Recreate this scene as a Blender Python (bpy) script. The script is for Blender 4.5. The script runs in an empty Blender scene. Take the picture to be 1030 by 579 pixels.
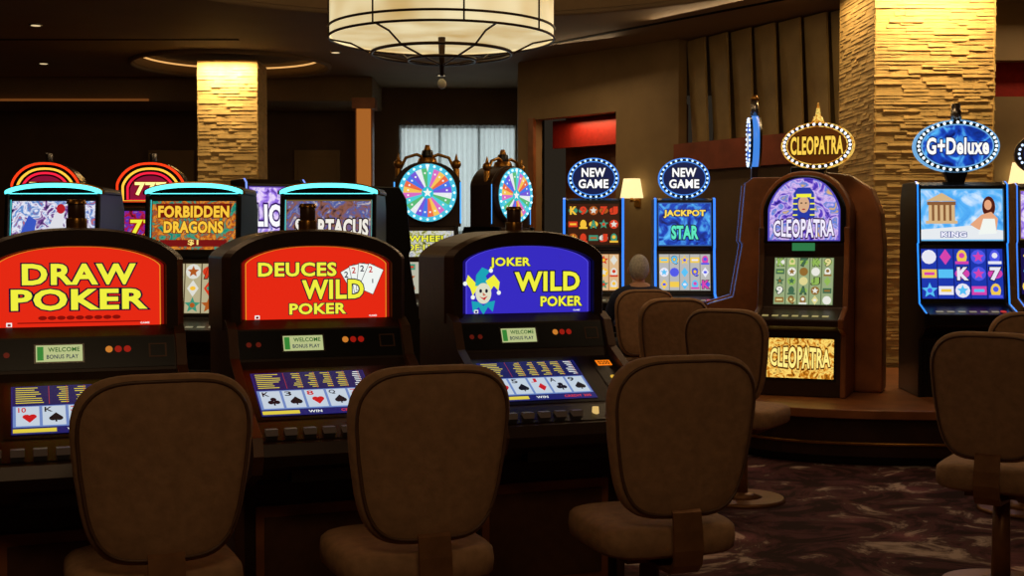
import bpy, bmesh, math, random
from mathutils import Vector, Matrix
random.seed(7)
S=bpy.context.scene
try:
    S.view_settings.view_transform='Standard'
    S.view_settings.look='None'
except Exception: pass
V=Vector
# ------------------------------------------------------------ materials
def lin(c):
    return tuple(((x/255)/12.92 if x/255<=0.04045 else ((x/255+0.055)/1.055)**2.4) for x in c)
_mc={}
def mat(name,col,rough=.5,metal=0,noise=.15,scale=20,bump=0,spec=.5):
    if name in _mc: return _mc[name]
    m=bpy.data.materials.new(name); m.use_nodes=True
    nt=m.node_tree; b=nt.nodes['Principled BSDF']
    c=lin(col)
    b.inputs['Roughness'].default_value=rough; b.inputs['Metallic'].default_value=metal
    b.inputs['Specular IOR Level'].default_value=spec
    tc=nt.nodes.new('ShaderNodeTexCoord'); n=nt.nodes.new('ShaderNodeTexNoise')
    n.inputs['Scale'].default_value=scale; n.inputs['Detail'].default_value=5
    nt.links.new(tc.outputs['Object'],n.inputs['Vector'])
    r=nt.nodes.new('ShaderNodeValToRGB')
    r.color_ramp.elements[0].position=.3; r.color_ramp.elements[1].position=.7
    r.color_ramp.elements[0].color=tuple(x*(1-noise) for x in c)+(1,)
    r.color_ramp.elements[1].color=tuple(min(1,x*(1+noise)) for x in c)+(1,)
    nt.links.new(n.outputs['Fac'],r.inputs['Fac']); nt.links.new(r.outputs['Color'],b.inputs['Base Color'])
    if bump:
        bp=nt.nodes.new('ShaderNodeBump'); bp.inputs['Strength'].default_value=bump; bp.inputs['Distance'].default_value=.01
        nt.links.new(n.outputs['Fac'],bp.inputs['Height']); nt.links.new(bp.outputs['Normal'],b.inputs['Normal'])
    _mc[name]=m; return m
def emi(col,st=1.0):
    k=('e',tuple(col),st)
    if k in _mc: return _mc[k]
    m=bpy.data.materials.new('glow_%d_%d_%d'%tuple(col)); m.use_nodes=True
    b=m.node_tree.nodes['Principled BSDF']; c=lin(col)
    b.inputs['Base Color'].default_value=(c[0]*.1,c[1]*.1,c[2]*.1,1); b.inputs['Roughness'].default_value=.35
    b.inputs['Emission Color'].default_value=c+(1,); b.inputs['Emission Strength'].default_value=st
    _mc[k]=m; return m
def art(name,cols,scale=8,st=1.0,kind='noise'):
    if name in _mc: return _mc[name]
    m=bpy.data.materials.new(name); m.use_nodes=True
    nt=m.node_tree; b=nt.nodes['Principled BSDF']
    tc=nt.nodes.new('ShaderNodeTexCoord')
    n=nt.nodes.new('ShaderNodeTexNoise'); n.inputs['Scale'].default_value=scale; n.inputs['Detail'].default_value=4
    n.inputs['Distortion'].default_value=1.5; src=n.outputs['Fac']
    nt.links.new(tc.outputs['Object'],n.inputs['Vector'])
    r=nt.nodes.new('ShaderNodeValToRGB')
    k=len(cols); lo,hi=(.3,.7)
    el=r.color_ramp.elements
    el[0].position=lo; el[1].position=hi
    el[0].color=lin(cols[0])+(1,); el[1].color=lin(cols[-1])+(1,)
    for i in range(1,k-1):
        e=el.new(lo+(hi-lo)*i/(k-1)); e.color=lin(cols[i])+(1,)
    nt.links.new(src,r.inputs['Fac'])
    b.inputs['Base Color'].default_value=(.01,.01,.01,1); b.inputs['Roughness'].default_value=.35
    nt.links.new(r.outputs['Color'],b.inputs['Emission Color']); b.inputs['Emission Strength'].default_value=st
    _mc[name]=m; return m
PLA=mat('dark_plastic',(36,28,25),.32); BLK=mat('black_plastic',(14,13,13),.3); MBLK=mat('matte_black',(10,9,8),.95,spec=.05)
BRZ=mat('bronze_brown_cabinet',(96,64,42),.38,.25); BRD=mat('dark_brown_cabinet',(56,38,27),.4,.2)
CHR=mat('chrome_trim',(150,145,140),.25,.9); GLD=mat('gold_trim',(170,120,50),.3,.8)
WOOD=mat('warm_wood',(146,88,48),.4,noise=.3,scale=6)
UPH=mat('tan_upholstery',(176,134,96),.78,noise=.14,scale=30,bump=.3); PIP=mat('piping_vinyl',(104,74,52),.5)
CHB=mat('chair_metal',(150,104,66),.4,.4)
# ------------------------------------------------------------ mesh builder
class MB:
    def __init__(s): s.v=[];s.f=[];s.m=[];s.s=[];s.mats=[]
    def add(s,vs,fs,mt,sm=False):
        o=len(s.v); s.v+= [tuple(x) for x in vs]
        if mt not in s.mats: s.mats.append(mt)
        i=s.mats.index(mt)
        for f in fs: s.f.append([o+k for k in f]); s.m.append(i); s.s.append(sm)
    def box(s,x0,x1,y0,y1,z0,z1,mt,M=None):
        vs=[V((x,y,z)) for z in (z0,z1) for y in (y0,y1) for x in (x0,x1)]
        if M: vs=[M@v for v in vs]
        s.add(vs,[(0,2,3,1),(4,5,7,6),(0,1,5,4),(2,6,7,3),(0,4,6,2),(1,3,7,5)],mt)
    def prism(s,a,b,mt,sm=False):
        n=len(a); s.add(list(a)+list(b),[list(range(n))[::-1],list(range(n,2*n))],mt)
        s.add(list(a)+list(b),[(i,(i+1)%n,n+(i+1)%n,n+i) for i in range(n)],mt,sm)
    def px(s,prof,x0,x1,mt): s.prism([(x0,y,z) for y,z in prof],[(x1,y,z) for y,z in prof],mt)
    def py(s,prof,y0,y1,mt,sm=False): s.prism([(x,y0,z) for x,z in prof],[(x,y1,z) for x,z in prof],mt,sm)
    def pz(s,prof,z0,z1,mt,sm=False): s.prism([(x,y,z0) for x,y in prof],[(x,y,z1) for x,y in prof],mt,sm)
    def cyl(s,p0,p1,r0,r1,mt,n=16):
        p0=V(p0);p1=V(p1);d=(p1-p0).normalized(); a=d.orthogonal().normalized(); b=d.cross(a)
        A=[p0+(a*math.cos(t)+b*math.sin(t))*r0 for t in [2*math.pi*i/n for i in range(n)]]
        B=[p1+(a*math.cos(t)+b*math.sin(t))*r1 for t in [2*math.pi*i/n for i in range(n)]]
        s.prism(A,B,mt,True)
    def sell(s,c,r,e1,e2,mt,nu=24,nv=12,fn=None,M=None):
        sp=lambda x,e:(1 if x>=0 else -1)*abs(x)**e
        vs=[];fs=[]
        for j in range(nv+1):
            ph=-math.pi/2+math.pi*j/nv
            for i in range(nu):
                th=2*math.pi*i/nu
                p=V((r[0]*sp(math.cos(ph),e1)*sp(math.cos(th),e2),r[1]*sp(math.cos(ph),e1)*sp(math.sin(th),e2),r[2]*sp(math.sin(ph),e1)))
                if fn: p=V(fn(p))
                if M: p=M@p
                vs.append(V(c)+p)
        for j in range(nv):
            for i in range(nu):
                a=j*nu+i;b=j*nu+(i+1)%nu; fs.append((a,b,b+nu,a+nu))
        s.add(vs,fs,mt,True)
    def tube(s,pts,r,mt,n=8,closed=False):
        pts=[V(p) for p in pts]; N=len(pts); vs=[];fs=[]
        for i,p in enumerate(pts):
            if closed: d=(pts[(i+1)%N]-pts[i-1]).normalized()
            else: d=(pts[min(i+1,N-1)]-pts[max(i-1,0)]).normalized()
            u=V((0,0,1)) if abs(d.z)<.9 else V((0,1,0))
            a=d.cross(u).normalized(); b=d.cross(a)
            for k in range(n):
                t=2*math.pi*k/n; vs.append(p+(a*math.cos(t)+b*math.sin(t))*r)
        for i in range(N if closed else N-1):
            j=(i+1)%N
            for k in range(n): fs.append((i*n+k,i*n+(k+1)%n,j*n+(k+1)%n,j*n+k))
        s.add(vs,fs,mt,True)
    def build(s,name,parent=None,bevel=0,recalc=True):
        me=bpy.data.meshes.new(name); me.from_pydata(s.v,[],s.f)
        for m in s.mats: me.materials.append(m)
        me.polygons.foreach_set('material_index',s.m); me.polygons.foreach_set('use_smooth',s.s)
        bm=bmesh.new(); bm.from_mesh(me)
        if recalc:
            bmesh.ops.remove_doubles(bm,verts=bm.verts,dist=1e-5)
            bmesh.ops.recalc_face_normals(bm,faces=bm.faces)
        bm.to_mesh(me); bm.free(); me.update()
        o=bpy.data.objects.new(name,me); S.collection.objects.link(o)
        if bevel:
            b=o.modifiers.new('bevel','BEVEL'); b.width=bevel; b.segments=2; b.limit_method='ANGLE'; b.angle_limit=math.radians(40)
        if parent: o.parent=parent
        return o
def empty(name,loc,yaw=0):
    e=bpy.data.objects.new(name,None); S.collection.objects.link(e); e.location=loc; e.rotation_euler=(0,0,math.radians(yaw)); e.empty_display_size=.1
    return e
_tg={}
def tgeo(t,off):
    k=(t,off)
    if k in _tg: return _tg[k]
    cu=bpy.data.curves.new('t','FONT'); cu.body=t; cu.offset=off; cu.resolution_u=3; cu.fill_mode='FRONT'
    if len(t)>2: cu.space_character=1.08
    o=bpy.data.objects.new('t',cu); S.collection.objects.link(o); bpy.context.view_layer.update()
    dg=bpy.context.evaluated_depsgraph_get(); me=o.evaluated_get(dg).to_mesh()
    vs=[(v.co.x,v.co.y) for v in me.vertices]; fs=[tuple(p.vertices) for p in me.polygons]
    o.evaluated_get(dg).to_mesh_clear(); bpy.data.objects.remove(o); bpy.data.curves.remove(cu)
    _tg[k]=(vs,fs); return _tg[k]
class Pl:
    def __init__(s,mb,o,u,v,xs=1.0): s.mb=mb;s.o=V(o);s.u=V(u).normalized();s.v=V(v).normalized();s.n=s.u.cross(s.v);s.u=s.u*xs
    def p(s,x,y,e=0): return s.o+s.u*x+s.v*y+s.n*e
    def poly(s,pts,mt,e=.001): s.mb.add([s.p(x,y,e) for x,y in pts],[list(range(len(pts)))],mt)
    def rect(s,x0,x1,y0,y1,mt,e=.001): s.poly([(x0,y0),(x1,y0),(x1,y1),(x0,y1)],mt,e)
    def ell(s,cx,cy,rx,ry,mt,e=.001,n=24): s.poly([(cx+rx*math.cos(2*math.pi*i/n),cy+ry*math.sin(2*math.pi*i/n)) for i in range(n)],mt,e)
    def star(s,cx,cy,r,mt,e=.002,n=5,q=.45):
        s.poly([(cx+(r if i%2==0 else r*q)*math.sin(math.pi*i/n),cy+(r if i%2==0 else r*q)*math.cos(math.pi*i/n)) for i in range(2*n)],mt,e)
    def text(s,t,cx,cy,w,h,mt,e=.004,bold=.02,out=None,oo=.06,curve=0):
        v0,_=tgeo(t,0.0); xs=[a for a,b in v0]; ys=[b for a,b in v0]
        mx,my=(min(xs)+max(xs))/2,(min(ys)+max(ys))/2; sx=w/(max(xs)-min(xs)); sy=h/(max(ys)-min(ys))
        def put(off,mm,ee):
            vs,fs=tgeo(t,off); L=[]
            for a,b in vs:
                x=(a-mx)*sx; y=(b-my)*sy
                if curve: y=y*(1+curve*(1-(2*x/w)**2))
                L.append(s.p(cx+x,cy+y,ee))
            s.mb.add(L,fs,mm)
        if out: put(oo,out,e-.0015)
        put(bold,mt,e)
def arch(w,hs,ht,n=20,z0=0):
    pts=[(-w/2,z0),(w/2,z0)]
    for i in range(n+1):
        t=math.cos(math.pi*i/n)
        pts.append((w/2*t,z0+hs+(ht-hs)*max(0,1-abs(t)**2.4)**.7))
    return pts
def ring(mb,A,B,y0,y1,mt):
    n=len(A); mb.add([(x,y0,z) for x,z in A]+[(x,y1,z) for x,z in B],[(i,(i+1)%n,n+(i+1)%n,n+i) for i in range(n)],mt)
def suit(P,k,x,y,r,mt,e):
    if k=='d': P.poly([(x,y+r),(x+r*.7,y),(x,y-r),(x-r*.7,y)],mt,e)
    elif k=='h':
        P.ell(x-r*.4,y+r*.3,r*.5,r*.5,mt,e,10);P.ell(x+r*.4,y+r*.3,r*.5,r*.5,mt,e+.0002,10);P.poly([(x-r*.85,y+r*.1),(x,y-r),(x+r*.85,y+r*.1)],mt,e+.0004)
    elif k=='s':
        P.ell(x-r*.4,y-r*.2,r*.5,r*.5,mt,e,10);P.ell(x+r*.4,y-r*.2,r*.5,r*.5,mt,e+.0002,10);P.poly([(x-r*.85,y),(x,y+r),(x+r*.85,y)],mt,e+.0004);P.rect(x-r*.12,x+r*.12,y-r,y,mt,e+.0006)
    else:
        for dx,dy in ((-.45,-.2),(.45,-.2),(0,.5)): P.ell(x+r*dx,y+r*dy,r*.45,r*.45,mt,e+.0002*dx,10)
        P.rect(x-r*.12,x+r*.12,y-r,y,mt,e+.0006)
# ------------------------------------------------------------ poker machines
YEL=emi((232,230,60),1.08); NAVY=emi((16,14,60),.6); WHT=emi((235,240,235),1.05)
def poker(loc,yaw,kind):
    E=empty('video_poker_machine',loc,yaw); W=.68
    b=MB()
    prof=[(0,1.18),(-.05,1.145),(-.10,1.03),(-.12,1.005),(-.42,.85),(-.44,.855),(-.57,.80),(-.585,.76),(-.56,.72),(-.42,.66),(-.18,.60),(-.18,0),(.38,0),(.38,1.18)]
    b.px(prof,-W/2+.02,W/2-.02,BRD)
    rail=[(.38,0),(.38,1.18),(-.005,1.18),(-.065,1.150),(-.115,1.045),(-.43,.88),(-.58,.825),(-.605,.765),(-.57,.70),(-.42,.64),(-.2,.58),(-.2,0)]
    b.px(rail,-W/2-.005,-W/2+.03,BRZ); b.px(rail,W/2-.03,W/2+.005,BRZ)
    outer=arch(W+.02,.265,.375,24,1.14); outer2=arch(W-.03,.255,.357,24,1.15)
    b.py(outer,.03,.38,BRZ); ring(b,outer2,outer,-.02,.03,BRZ)
    inner=arch(.575,.234,.301,24,1.152)
    ring(b,inner,outer2,-.02,-.02,BRD); 
    inner2=arch(.560,.228,.293,24,1.157); ring(b,inner2,inner,.0,-.02,BLK)
    b.box(-.27,.27,-.20,-.175,.10,.52,WOOD); b.box(-.24,.24,-.205,-.195,.14,.48,BRZ)
    b.box(-.20,.20,-.50,-.30,.655,.70,BLK)
    b.cyl((0,.16,1.505),(0,.16,1.55),.036,.036,GLD,18); b.cyl((0,.16,1.55),(0,.16,1.60),.030,.030,BRZ,18); b.cyl((0,.16,1.60),(0,.16,1.615),.036,.03,GLD,18)
    b.build('cabinet',E,.006)
    g=MB(); P=Pl(g,(0,-.001,1.160),(1,0,0),(0,0,1))
    red=kind!='joker'
    bgc=emi((228,40,18),1.0) if red else emi((56,44,196),.95)
    bg2=emi((140,14,8),.9) if red else emi((26,14,110),.9)
    P.poly(arch(.560,.228,.293,24),bg2,0)
    P.poly(arch(.538,.218,.284,24,.006),emi((245,150,40),.9) if red else emi((90,80,230),1),.001)
    P.poly(arch(.531,.214,.280,24,.009),bgc,.002)
    bb,oo=.035,.08
    if kind=='draw':
        P.text('DRAW',.0,.196,.36,.066,YEL,.006,bb,NAVY,oo)
        P.text('POKER',-.0,.110,.43,.066,YEL,.006,bb,NAVY,oo)
        P.rect(-.20,.20,.030,.034,bg2,.003)
        for i in range(9): P.ell(-.12+.03*i,.048,.014,.007,bg2,.003)
    elif kind=='deuces':
        for i,a in enumerate((30,12,-6,-24)):
            r=math.radians(a); cx,cy=.178,.100
            def tr(x,y): return (cx+x*math.cos(r)-y*math.sin(r),cy+x*math.sin(r)+y*math.cos(r))
            ee=.003+.0008*i
            P.poly([tr(-.032,.02),tr(.032,.02),tr(.032,.125),tr(-.032,.125)],emi((40,20,20),.5),ee)
            P.poly([tr(-.030,.022),tr(.030,.022),tr(.030,.123),tr(-.030,.123)],WHT,ee+.0003)
            c=tr(-.016,.105); P.text('2',c[0],c[1],.014,.022,emi((200,20,20),.9) if i%2 else NAVY,ee+.0005)
            c=tr(.006,.075); suit(P,'hsdc'[i],c[0],c[1],.016,emi((200,20,20),.9) if i%2==0 else NAVY,ee+.0001)
        P.text('DEUCES',-.075,.204,.29,.048,YEL,.0085,bb,NAVY,oo)
        P.text('WILD',.060,.128,.23,.064,YEL,.0085,bb,NAVY,oo,curve=.06)
        P.text('POKER',.0,.056,.21,.038,YEL,.0085,bb,NAVY,oo)
    else:
        P.text('JOKER',-.080,.222,.17,.042,YEL,.006,bb,NAVY,oo)
        P.text('WILD',.085,.146,.28,.070,YEL,.006,bb,NAVY,oo,curve=.06)
        P.text('POKER',.145,.064,.18,.038,YEL,.006,bb,NAVY,oo)
        x,y=-.195,.100; TE=emi((30,170,190),.9); FA=emi((225,225,200),.95); BK=emi((10,10,40),.5)
        P.poly([(x-.02,y+.03),(x-.065,y+.075),(x-.075,y+.045),(x-.055,y+.02),(x-.045,y-.01),(x-.035,y+.005)],YEL,.003)
        P.poly([(x-.035,y+.03),(x-.03,y+.075),(x-.005,y+.105),(x+.03,y+.09),(x+.01,y+.07),(x+.03,y+.03)],TE,.0035)
        P.poly([(x+.01,y+.05),(x+.045,y+.075),(x+.07,y+.045),(x+.065,y+.01),(x+.045,y+.03),(x+.03,y+.01)],YEL,.004)
        for q in ((-.045,-.015),(.032,.092),(.066,.002),(-.078,.04)): P.ell(x+q[0],y+q[1],.009,.009,WHT,.005,10)
        P.ell(x,y,.034,.042,FA,.0045); P.ell(x-.012,y+.01,.006,.008,BK,.005,10); P.ell(x+.013,y+.01,.006,.008,BK,.005,10)
        P.poly([(x-.004,y+.005),(x+.012,y-.008),(x-.002,y-.01)],emi((220,120,90),.8),.005)
        P.poly([(x-.018,y-.012),(x,y-.018),(x+.018,y-.01),(x+.004,y-.028)],emi((210,20,30),.9),.005)
        P.poly([(x-.05,y-.03),(x-.02,y-.035),(x,y-.05),(x+.02,y-.035),(x+.05,y-.03),(x+.04,y-.075),(x+.02,y-.055),(x,y-.085),(x-.02,y-.055),(x-.045,y-.075)],TE,.004)
    P.rect(-.235,-.217,.02,.034,WHT,.004); P.rect(-.231,-.221,.022,.03,bg2,.0045); P.text('GAME',.215,.026,.03,.006,WHT,.004)
    C=Pl(g,(0,-.0762,1.090),(1,0,0),(0,.05,.115))
    C.rect(-.305,.305,-.053,.053,BLK,.001)
    C.rect(-.150,.010,-.032,.036,CHR,.003); C.rect(-.144,.004,-.027,.031,emi((205,215,150),.75),.004)
    C.text('WELCOME',-.055,.015,.10,.015,emi((40,110,40),.6),.005); C.text('BONUS PLAY',-.060,-.010,.10,.014,emi((30,50,90),.6),.005)
    C.rect(-.140,-.120,-.022,.026,emi((60,150,60),.7),.0045)
    for x in (-.27,-.235): C.ell(x,.0,.010,.010,emi((90,20,10),.8),.003,12)
    for x in (.09,.12,.15): C.ell(x,.012,.012,.012,emi((150,20,10),.9) if x>.10 else emi((230,140,50),.7),.003,12)
    C.rect(.22,.28,-.02,.03,BRZ,.003); C.rect(.226,.274,-.015,.025,BLK,.004)
    vdir=V((0,.30,.155)); Q=Pl(g,(-.015 if kind=='draw' else -.072,-.27,.9275),(1,0,0),vdir,.92)
    Q.rect(-.25,.25,-.155,.155,BLK,.002)
    Q.rect(-.225,.225,-.135,.135,emi((28,34,120),.7),.004)
    Q.rect(-.22,.22,.025,.13,emi((18,24,90),.8),.005)
    yl=emi((235,215,70),.85); 
    for r in range(8):
        yy=.122-.0122*r; x=-.21
        Q.rect(x,x+random.uniform(.06,.1),yy-.0022,yy+.0022,yl,.006)
        for c in range(5):
            xx=-.075+.06*c; Q.rect(xx+random.uniform(0,.02),xx+.04,yy-.0022,yy+.0022,yl if c<4 else WHT,.006)
    for c in range(6): Q.rect(-.10+.06*c-.001,-.10+.06*c+.001,.026,.13,emi((200,60,60),.7),.0065)
    Q.rect(-.22,.22,-.098,.02,emi((120,150,215),.75),.005)
    rk=['10','J','Q','K','A','7','3','9','5','8']; off={'draw':0,'deuces':3,'joker':5}[kind]
    for c in range(5):
        cx=-.172+.086*c
        Q.rect(cx-.038,cx+.038,-.092,.014,emi((205,220,235),.85),.006)
        k='hsdcs'[(c+off)%5]; mt=emi((205,20,30),.9) if k in 'hd' else emi((12,12,30),.6)
        Q.text(rk[(c*3+off)%10],cx-.018,-.006,.024,.026,mt,.0075); suit(Q,k,cx+.006,-.052,.026,mt,.0075)
    Q.rect(-.22,-.08,-.128,-.108,yl,.006); Q.text('CREDIT 200',.14,-.118,.12,.014,emi((230,60,50),.9),.006); Q.text('WIN',-.02,-.118,.05,.014,WHT,.006)
    R=Pl(g,(.255,-.25,.9375),(1,0,0),vdir,.8); R.rect(-.055,.060,-.12,.13,PLA,.003); R.rect(-.045,.055,.04,.12,BLK,.0035)
    R.rect(-.035,.045,.065,.105,emi((255,130,20),1.0) if kind=='joker' else emi((120,60,14),.6),.004); R.text('0200',.005,.085,.06,.025,BLK,.005)
    R.ell(.005,-.02,.016,.016,emi((255,200,60),.7) if kind!='draw' else CHR,.004,14)
    D=Pl(g,(0,-.505,.829),(1,0,0),(0,.13,.055))
    D.rect(-.305,.305,-.055,.055,BLK,.002)
    for i,x in enumerate((-.27,-.205,-.14,-.075,-.01)):
        g.box(x-.02,x+.02,-.53,-.498,.815,.842,emi((70,52,38),.35))
    for x,cc in ((.07,(240,200,120)),(.13,(190,30,20)),(.235,(250,220,120))):
        g.cyl((x,-.51,.82),(x,-.51,.850),.014,.012,emi(cc,.8),14)
    g.build('display_graphics',E,0,False)
    return E
YAW=21
poker((-1.48,4.42,-.0),YAW,'draw'); poker((-.735,4.87,0),YAW,'deuces'); poker((.065,5.28,0),YAW,'joker')
# ------------------------------------------------------------ chairs
def chair(loc,yaw,name='casino_chair',up=UPH,ws=1.0):
    E=empty(name,loc,yaw)      # local: sitter faces +Y, backrest at -Y
    b=MB()
    def fn(p):
        t=(p.z+.265)/.53
        k=.80+.24*math.sin(min(1,t*1.15)*math.pi/2)
        if t>.72: k*=1-.10*((t-.72)/.28)**2
        return (p.x*k*ws,p.y-.05*(t-.5)+.10*(p.x/.23)**2*.28,p.z)
    b.sell((0,-.235,.84),(.234,.048,.265),.42,.55,up,40,26,fn)
    b.build('backrest',E)
    p=MB(); pts=[]
    for i in range(56):
        a=2*math.pi*i/56; sp=lambda x,e:(1 if x>=0 else -1)*abs(x)**e
        q=fn(V((.218*sp(math.cos(a),.45),-.036,.248*sp(math.sin(a),.45)))); pts.append((q[0],q[1]-.235,q[2]+.84))
    p.tube(pts,.0055,PIP,6,True); p.build('piping',E)
    s=MB()
    s.sell((0,.03,.49),(.245,.25,.062),.45,.45,up,36,12)
    s.build('seat',E)
    f=MB()
    path=[(-.262,.60),(-.275,.54),(-.282,.48),(-.272,.43),(-.24,.40),(-.1,.392),(.05,.392)]
    for (y0,z0),(y1,z1) in zip(path,path[1:]):
        f.prism([(-.05,y0,z0),(.05,y0,z0),(.05,y0+.012,z0+.012),(-.05,y0+.012,z0+.012)],[(-.05,y1,z1),(.05,y1,z1),(.05,y1+.012,z1+.012),(-.05,y1+.012,z1+.012)],CHB)
    f.box(-.13,.13,-.08,.16,.40,.432,CHB)
    f.cyl((0,.03,.02),(0,.03,.41),.04,.034,CHB,20); f.cyl((0,.03,0),(0,.03,.022),.25,.24,CHB,36); f.cyl((0,.03,.022),(0,.03,.05),.12,.05,CHB,24)
    f.build('pedestal',E)
    return E
chair((-1.05,3.76,0),23,ws=1.03); chair((-.325,4.01,0),22,ws=1.04); chair((.48,4.36,0),18,ws=1.08)
chair((2.06,5.42,0),-32); chair((2.80,7.0,0),-12); chair((1.29,7.3,0),-30); chair((1.03,8.75,0),10)
MANC=(1.02,10.35,0); chair(MANC,6)
# ------------------------------------------------------------ upright slots
def reels(P,w,h,nx,ny,bg,cols,seed,lines=None):
    rnd=random.Random(seed); P.rect(-w/2,w/2,0,h,bg,.002)
    cw=w/nx; ch=h/ny
    for i in range(nx):
        if lines: P.rect(-w/2+cw*i+.004,-w/2+cw*(i+1)-.004,.004,h-.004,lines,.003)
        for j in range(ny):
            cx=-w/2+cw*(i+.5); cy=ch*(j+.5); k=rnd.randrange(6); c=emi(rnd.choice(cols),.9); c2=emi(rnd.choice(cols),.9); r=min(cw,ch)*.45
            if k==0: P.ell(cx,cy,r,r,c,.004,12); P.star(cx,cy,r*.8,c2,.0045)
            elif k==1: P.ell(cx,cy,r,r*.7,c2,.004,12); P.text(rnd.choice('AKQJ79'),cx,cy,r*1.2,r*1.6,c,.0055,.05,emi((30,16,20),.6),.1)
            elif k==2: P.star(cx,cy,r*1.1,c,.004); P.ell(cx,cy,r*.35,r*.35,c2,.0045,8)
            elif k==3: P.rect(cx-r,cx+r,cy-r*.6,cy+r*.6,c,.004); P.rect(cx-r*.7,cx+r*.7,cy-r*.2,cy+r*.2,c2,.0045)
            elif k==4: suit(P,'d',cx,cy,r*1.1,c,.004); P.ell(cx,cy,r*.4,r*.3,c2,.0055,8)
            else: P.ell(cx,cy,r*.7,r,c,.004,12); P.ell(cx,cy+r*.2,r*.4,r*.4,c2,.0045,8); P.rect(cx-r*.9,cx+r*.9,cy-r,cy-r*.6,c2,.0042)
def upright(name,loc,yaw,w,lo,up,H,cup,clo,body=PLA,arc=None,edge=None,swc=None,ew=.008,side=None):
    """lo/up: (z0,z1) of the screens, H: cabinet height."""
    E=empty(name,loc,yaw); b=MB(); sw=(swc or w-.08)
    dz=lo[0]-.12
    prof=[(-.28,0),(-.28,dz-.16),(-.44,dz-.06),(-.45,dz+.02),(-.24,lo[0]-.035),(-.17,lo[1]+.03),(-.19,up[0]-.03),(-.15,up[1]+.03),(-.10,H),(.24,H),(.30,H-.12),(.30,0)]
    b.px(prof,-w/2+.012,w/2-.012,body)
    rail=[(-.30,0),(-.30,dz-.17),(-.46,dz-.07),(-.475,dz+.03),(-.27,lo[0]-.03),(-.20,lo[1]+.03),(-.22,up[0]-.02),(-.18,up[1]+.04),(-.12,H+.005),(.26,H+.005),(.32,H-.13),(.32,0)]
    for sx in (-1,1):
        x=sx*(w/2-.012); b.px(rail,x-.016,x+.016,side or (BLK if body!=WOOD else WOOD))
    b.box(-w/2+.06,w/2-.06,-.295,-.27,.08,dz-.26,BLK)
    if arc:
        A=arch(w+.05,.02,.085,18,H-.04); b.py(A,-.16,.2,BLK)
    b.build('cabinet',E,.008)
    g=MB()
    vl=V((0,.07,lo[1]-lo[0]+.065)).normalized(); vu=V((0,.04,up[1]-up[0]+.06)).normalized()
    t=.035/(lo[1]-lo[0]+.065)
    L=Pl(g,(0,-.24+.07*t,lo[0]),(1,0,0),vl); U=Pl(g,(0,-.19+.04*.5*.2,up[0]),(1,0,0),vu)
    clo(L,sw,lo[1]-lo[0]); cup(U,sw,up[1]-up[0])
    D=Pl(g,(0,-.45,dz+.02),(1,0,0),(0,.21,lo[0]-.035-dz-.02)); 
    for i in range(6): D.rect(-w*.36+i*w*.12,-w*.36+i*w*.12+w*.08,.04,.07,emi((200,190,150),.35),.003)
    D.ell(w*.37,.06,.022,.022,emi((230,60,30),.6),.003,14)
    if arc:
        ring(g,arch(w+.02,.02,.075,18,H-.037),arch(w-.06,.0,.040,18,H-.032),-.165,-.165,emi(arc,2.4))
        ring(g,arch(w+.052,.02,.088,18,H-.04),arch(w+.02,.02,.075,18,H-.037),-.16,-.165,GLD)
        for sx in (-1,1): U.rect(sx*(sw/2+.014)-.007,sx*(sw/2+.014)+.007,-.01,up[1]-up[0]+.01,emi(arc,.9),.003)
    if edge:
        for sx in (-1,1):
            x=sx*(w/2-.005)
            for (y0,z0),(y1,z1) in zip(rail[3:8],rail[4:9]):
                g.add([(x-ew,y0-.004,z0),(x+ew,y0-.004,z0),(x+ew,y1-.004,z1),(x-ew,y1-.004,z1)],[(0,1,2,3)],emi(edge,1.3))
    g.build('display_graphics',E,0,False)
    return E
def oval(E,cx,y,cz,rx,rz,bg,rim,bulb,words,base_z,nb=30,tcol=(255,255,255),spike=False,out=(20,10,10)):
    b=MB(); n=40
    el=lambda k:[(cx+rx*k*math.cos(2*math.pi*i/n),cz+rz*k*math.sin(2*math.pi*i/n)) for i in range(n)]
    b.py(el(1.0),y,y+.09,BLK,True); b.py(el(1.06),y+.02,y+.07,rim,True)
    b.py([(cx-.05,base_z),(cx+.05,base_z),(cx+.09,cz-rz*.85),(cx-.09,cz-rz*.85)],y+.02,y+.07,BLK)
    if spike:
        b.cyl((cx,y+.045,cz+rz),(cx,y+.045,cz+rz+.05),.05,.03,rim,14); b.cyl((cx,y+.045,cz+rz+.05),(cx,y+.045,cz+rz+.15),.022,.004,rim,10)
    b.build('topper_shell',E)
    g=MB(); P=Pl(g,(cx,y,cz),(1,0,0),(0,0,1)); P.ell(0,0,rx*.90,rz*.88,rim,.003,36); P.ell(0,0,rx*.86,rz*.83,bg,.005,36)
    for (t,x,z,w,h) in words: P.text(t,x*rx,z*rz,w*rx,h*rz,emi(tcol,1.0),.010,.035,emi(out,.6),.09)
    for i in range(nb):
        a=2*math.pi*i/nb; g.sell((cx+rx*.955*math.cos(a),y-.004,cz+rz*.95*math.sin(a)),(.011,.011,.011),1,1,emi(bulb,1.6),6,4)
    g.build('topper_graphics',E,0,False)
def art_up(mt,words,frame=(150,120,60)):
    def f(P,w,h):
        P.rect(-w/2-.01,w/2+.01,-.01,h+.01,emi(frame,.5),.002); P.rect(-w/2,w/2,0,h,mt,.004)
        for (t,x,y,ww,hh,c,o) in words: P.text(t,x*w,y*h,ww*w,hh*h,emi(c,1.0),.010,.045,emi(o,.7),.11)
    return f
A_bike=art('art_race',[(20,30,60),(110,60,140),(230,230,240),(60,120,190),(200,90,60)],14,1.1)
A_drag=art('art_dragon',[(10,90,90),(40,150,120),(150,50,20),(220,140,40),(20,50,80)],16,1.1)
A_spar=art('art_arena',[(40,30,50),(140,90,70),(70,90,160),(220,200,180)],14,1.0)
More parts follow.
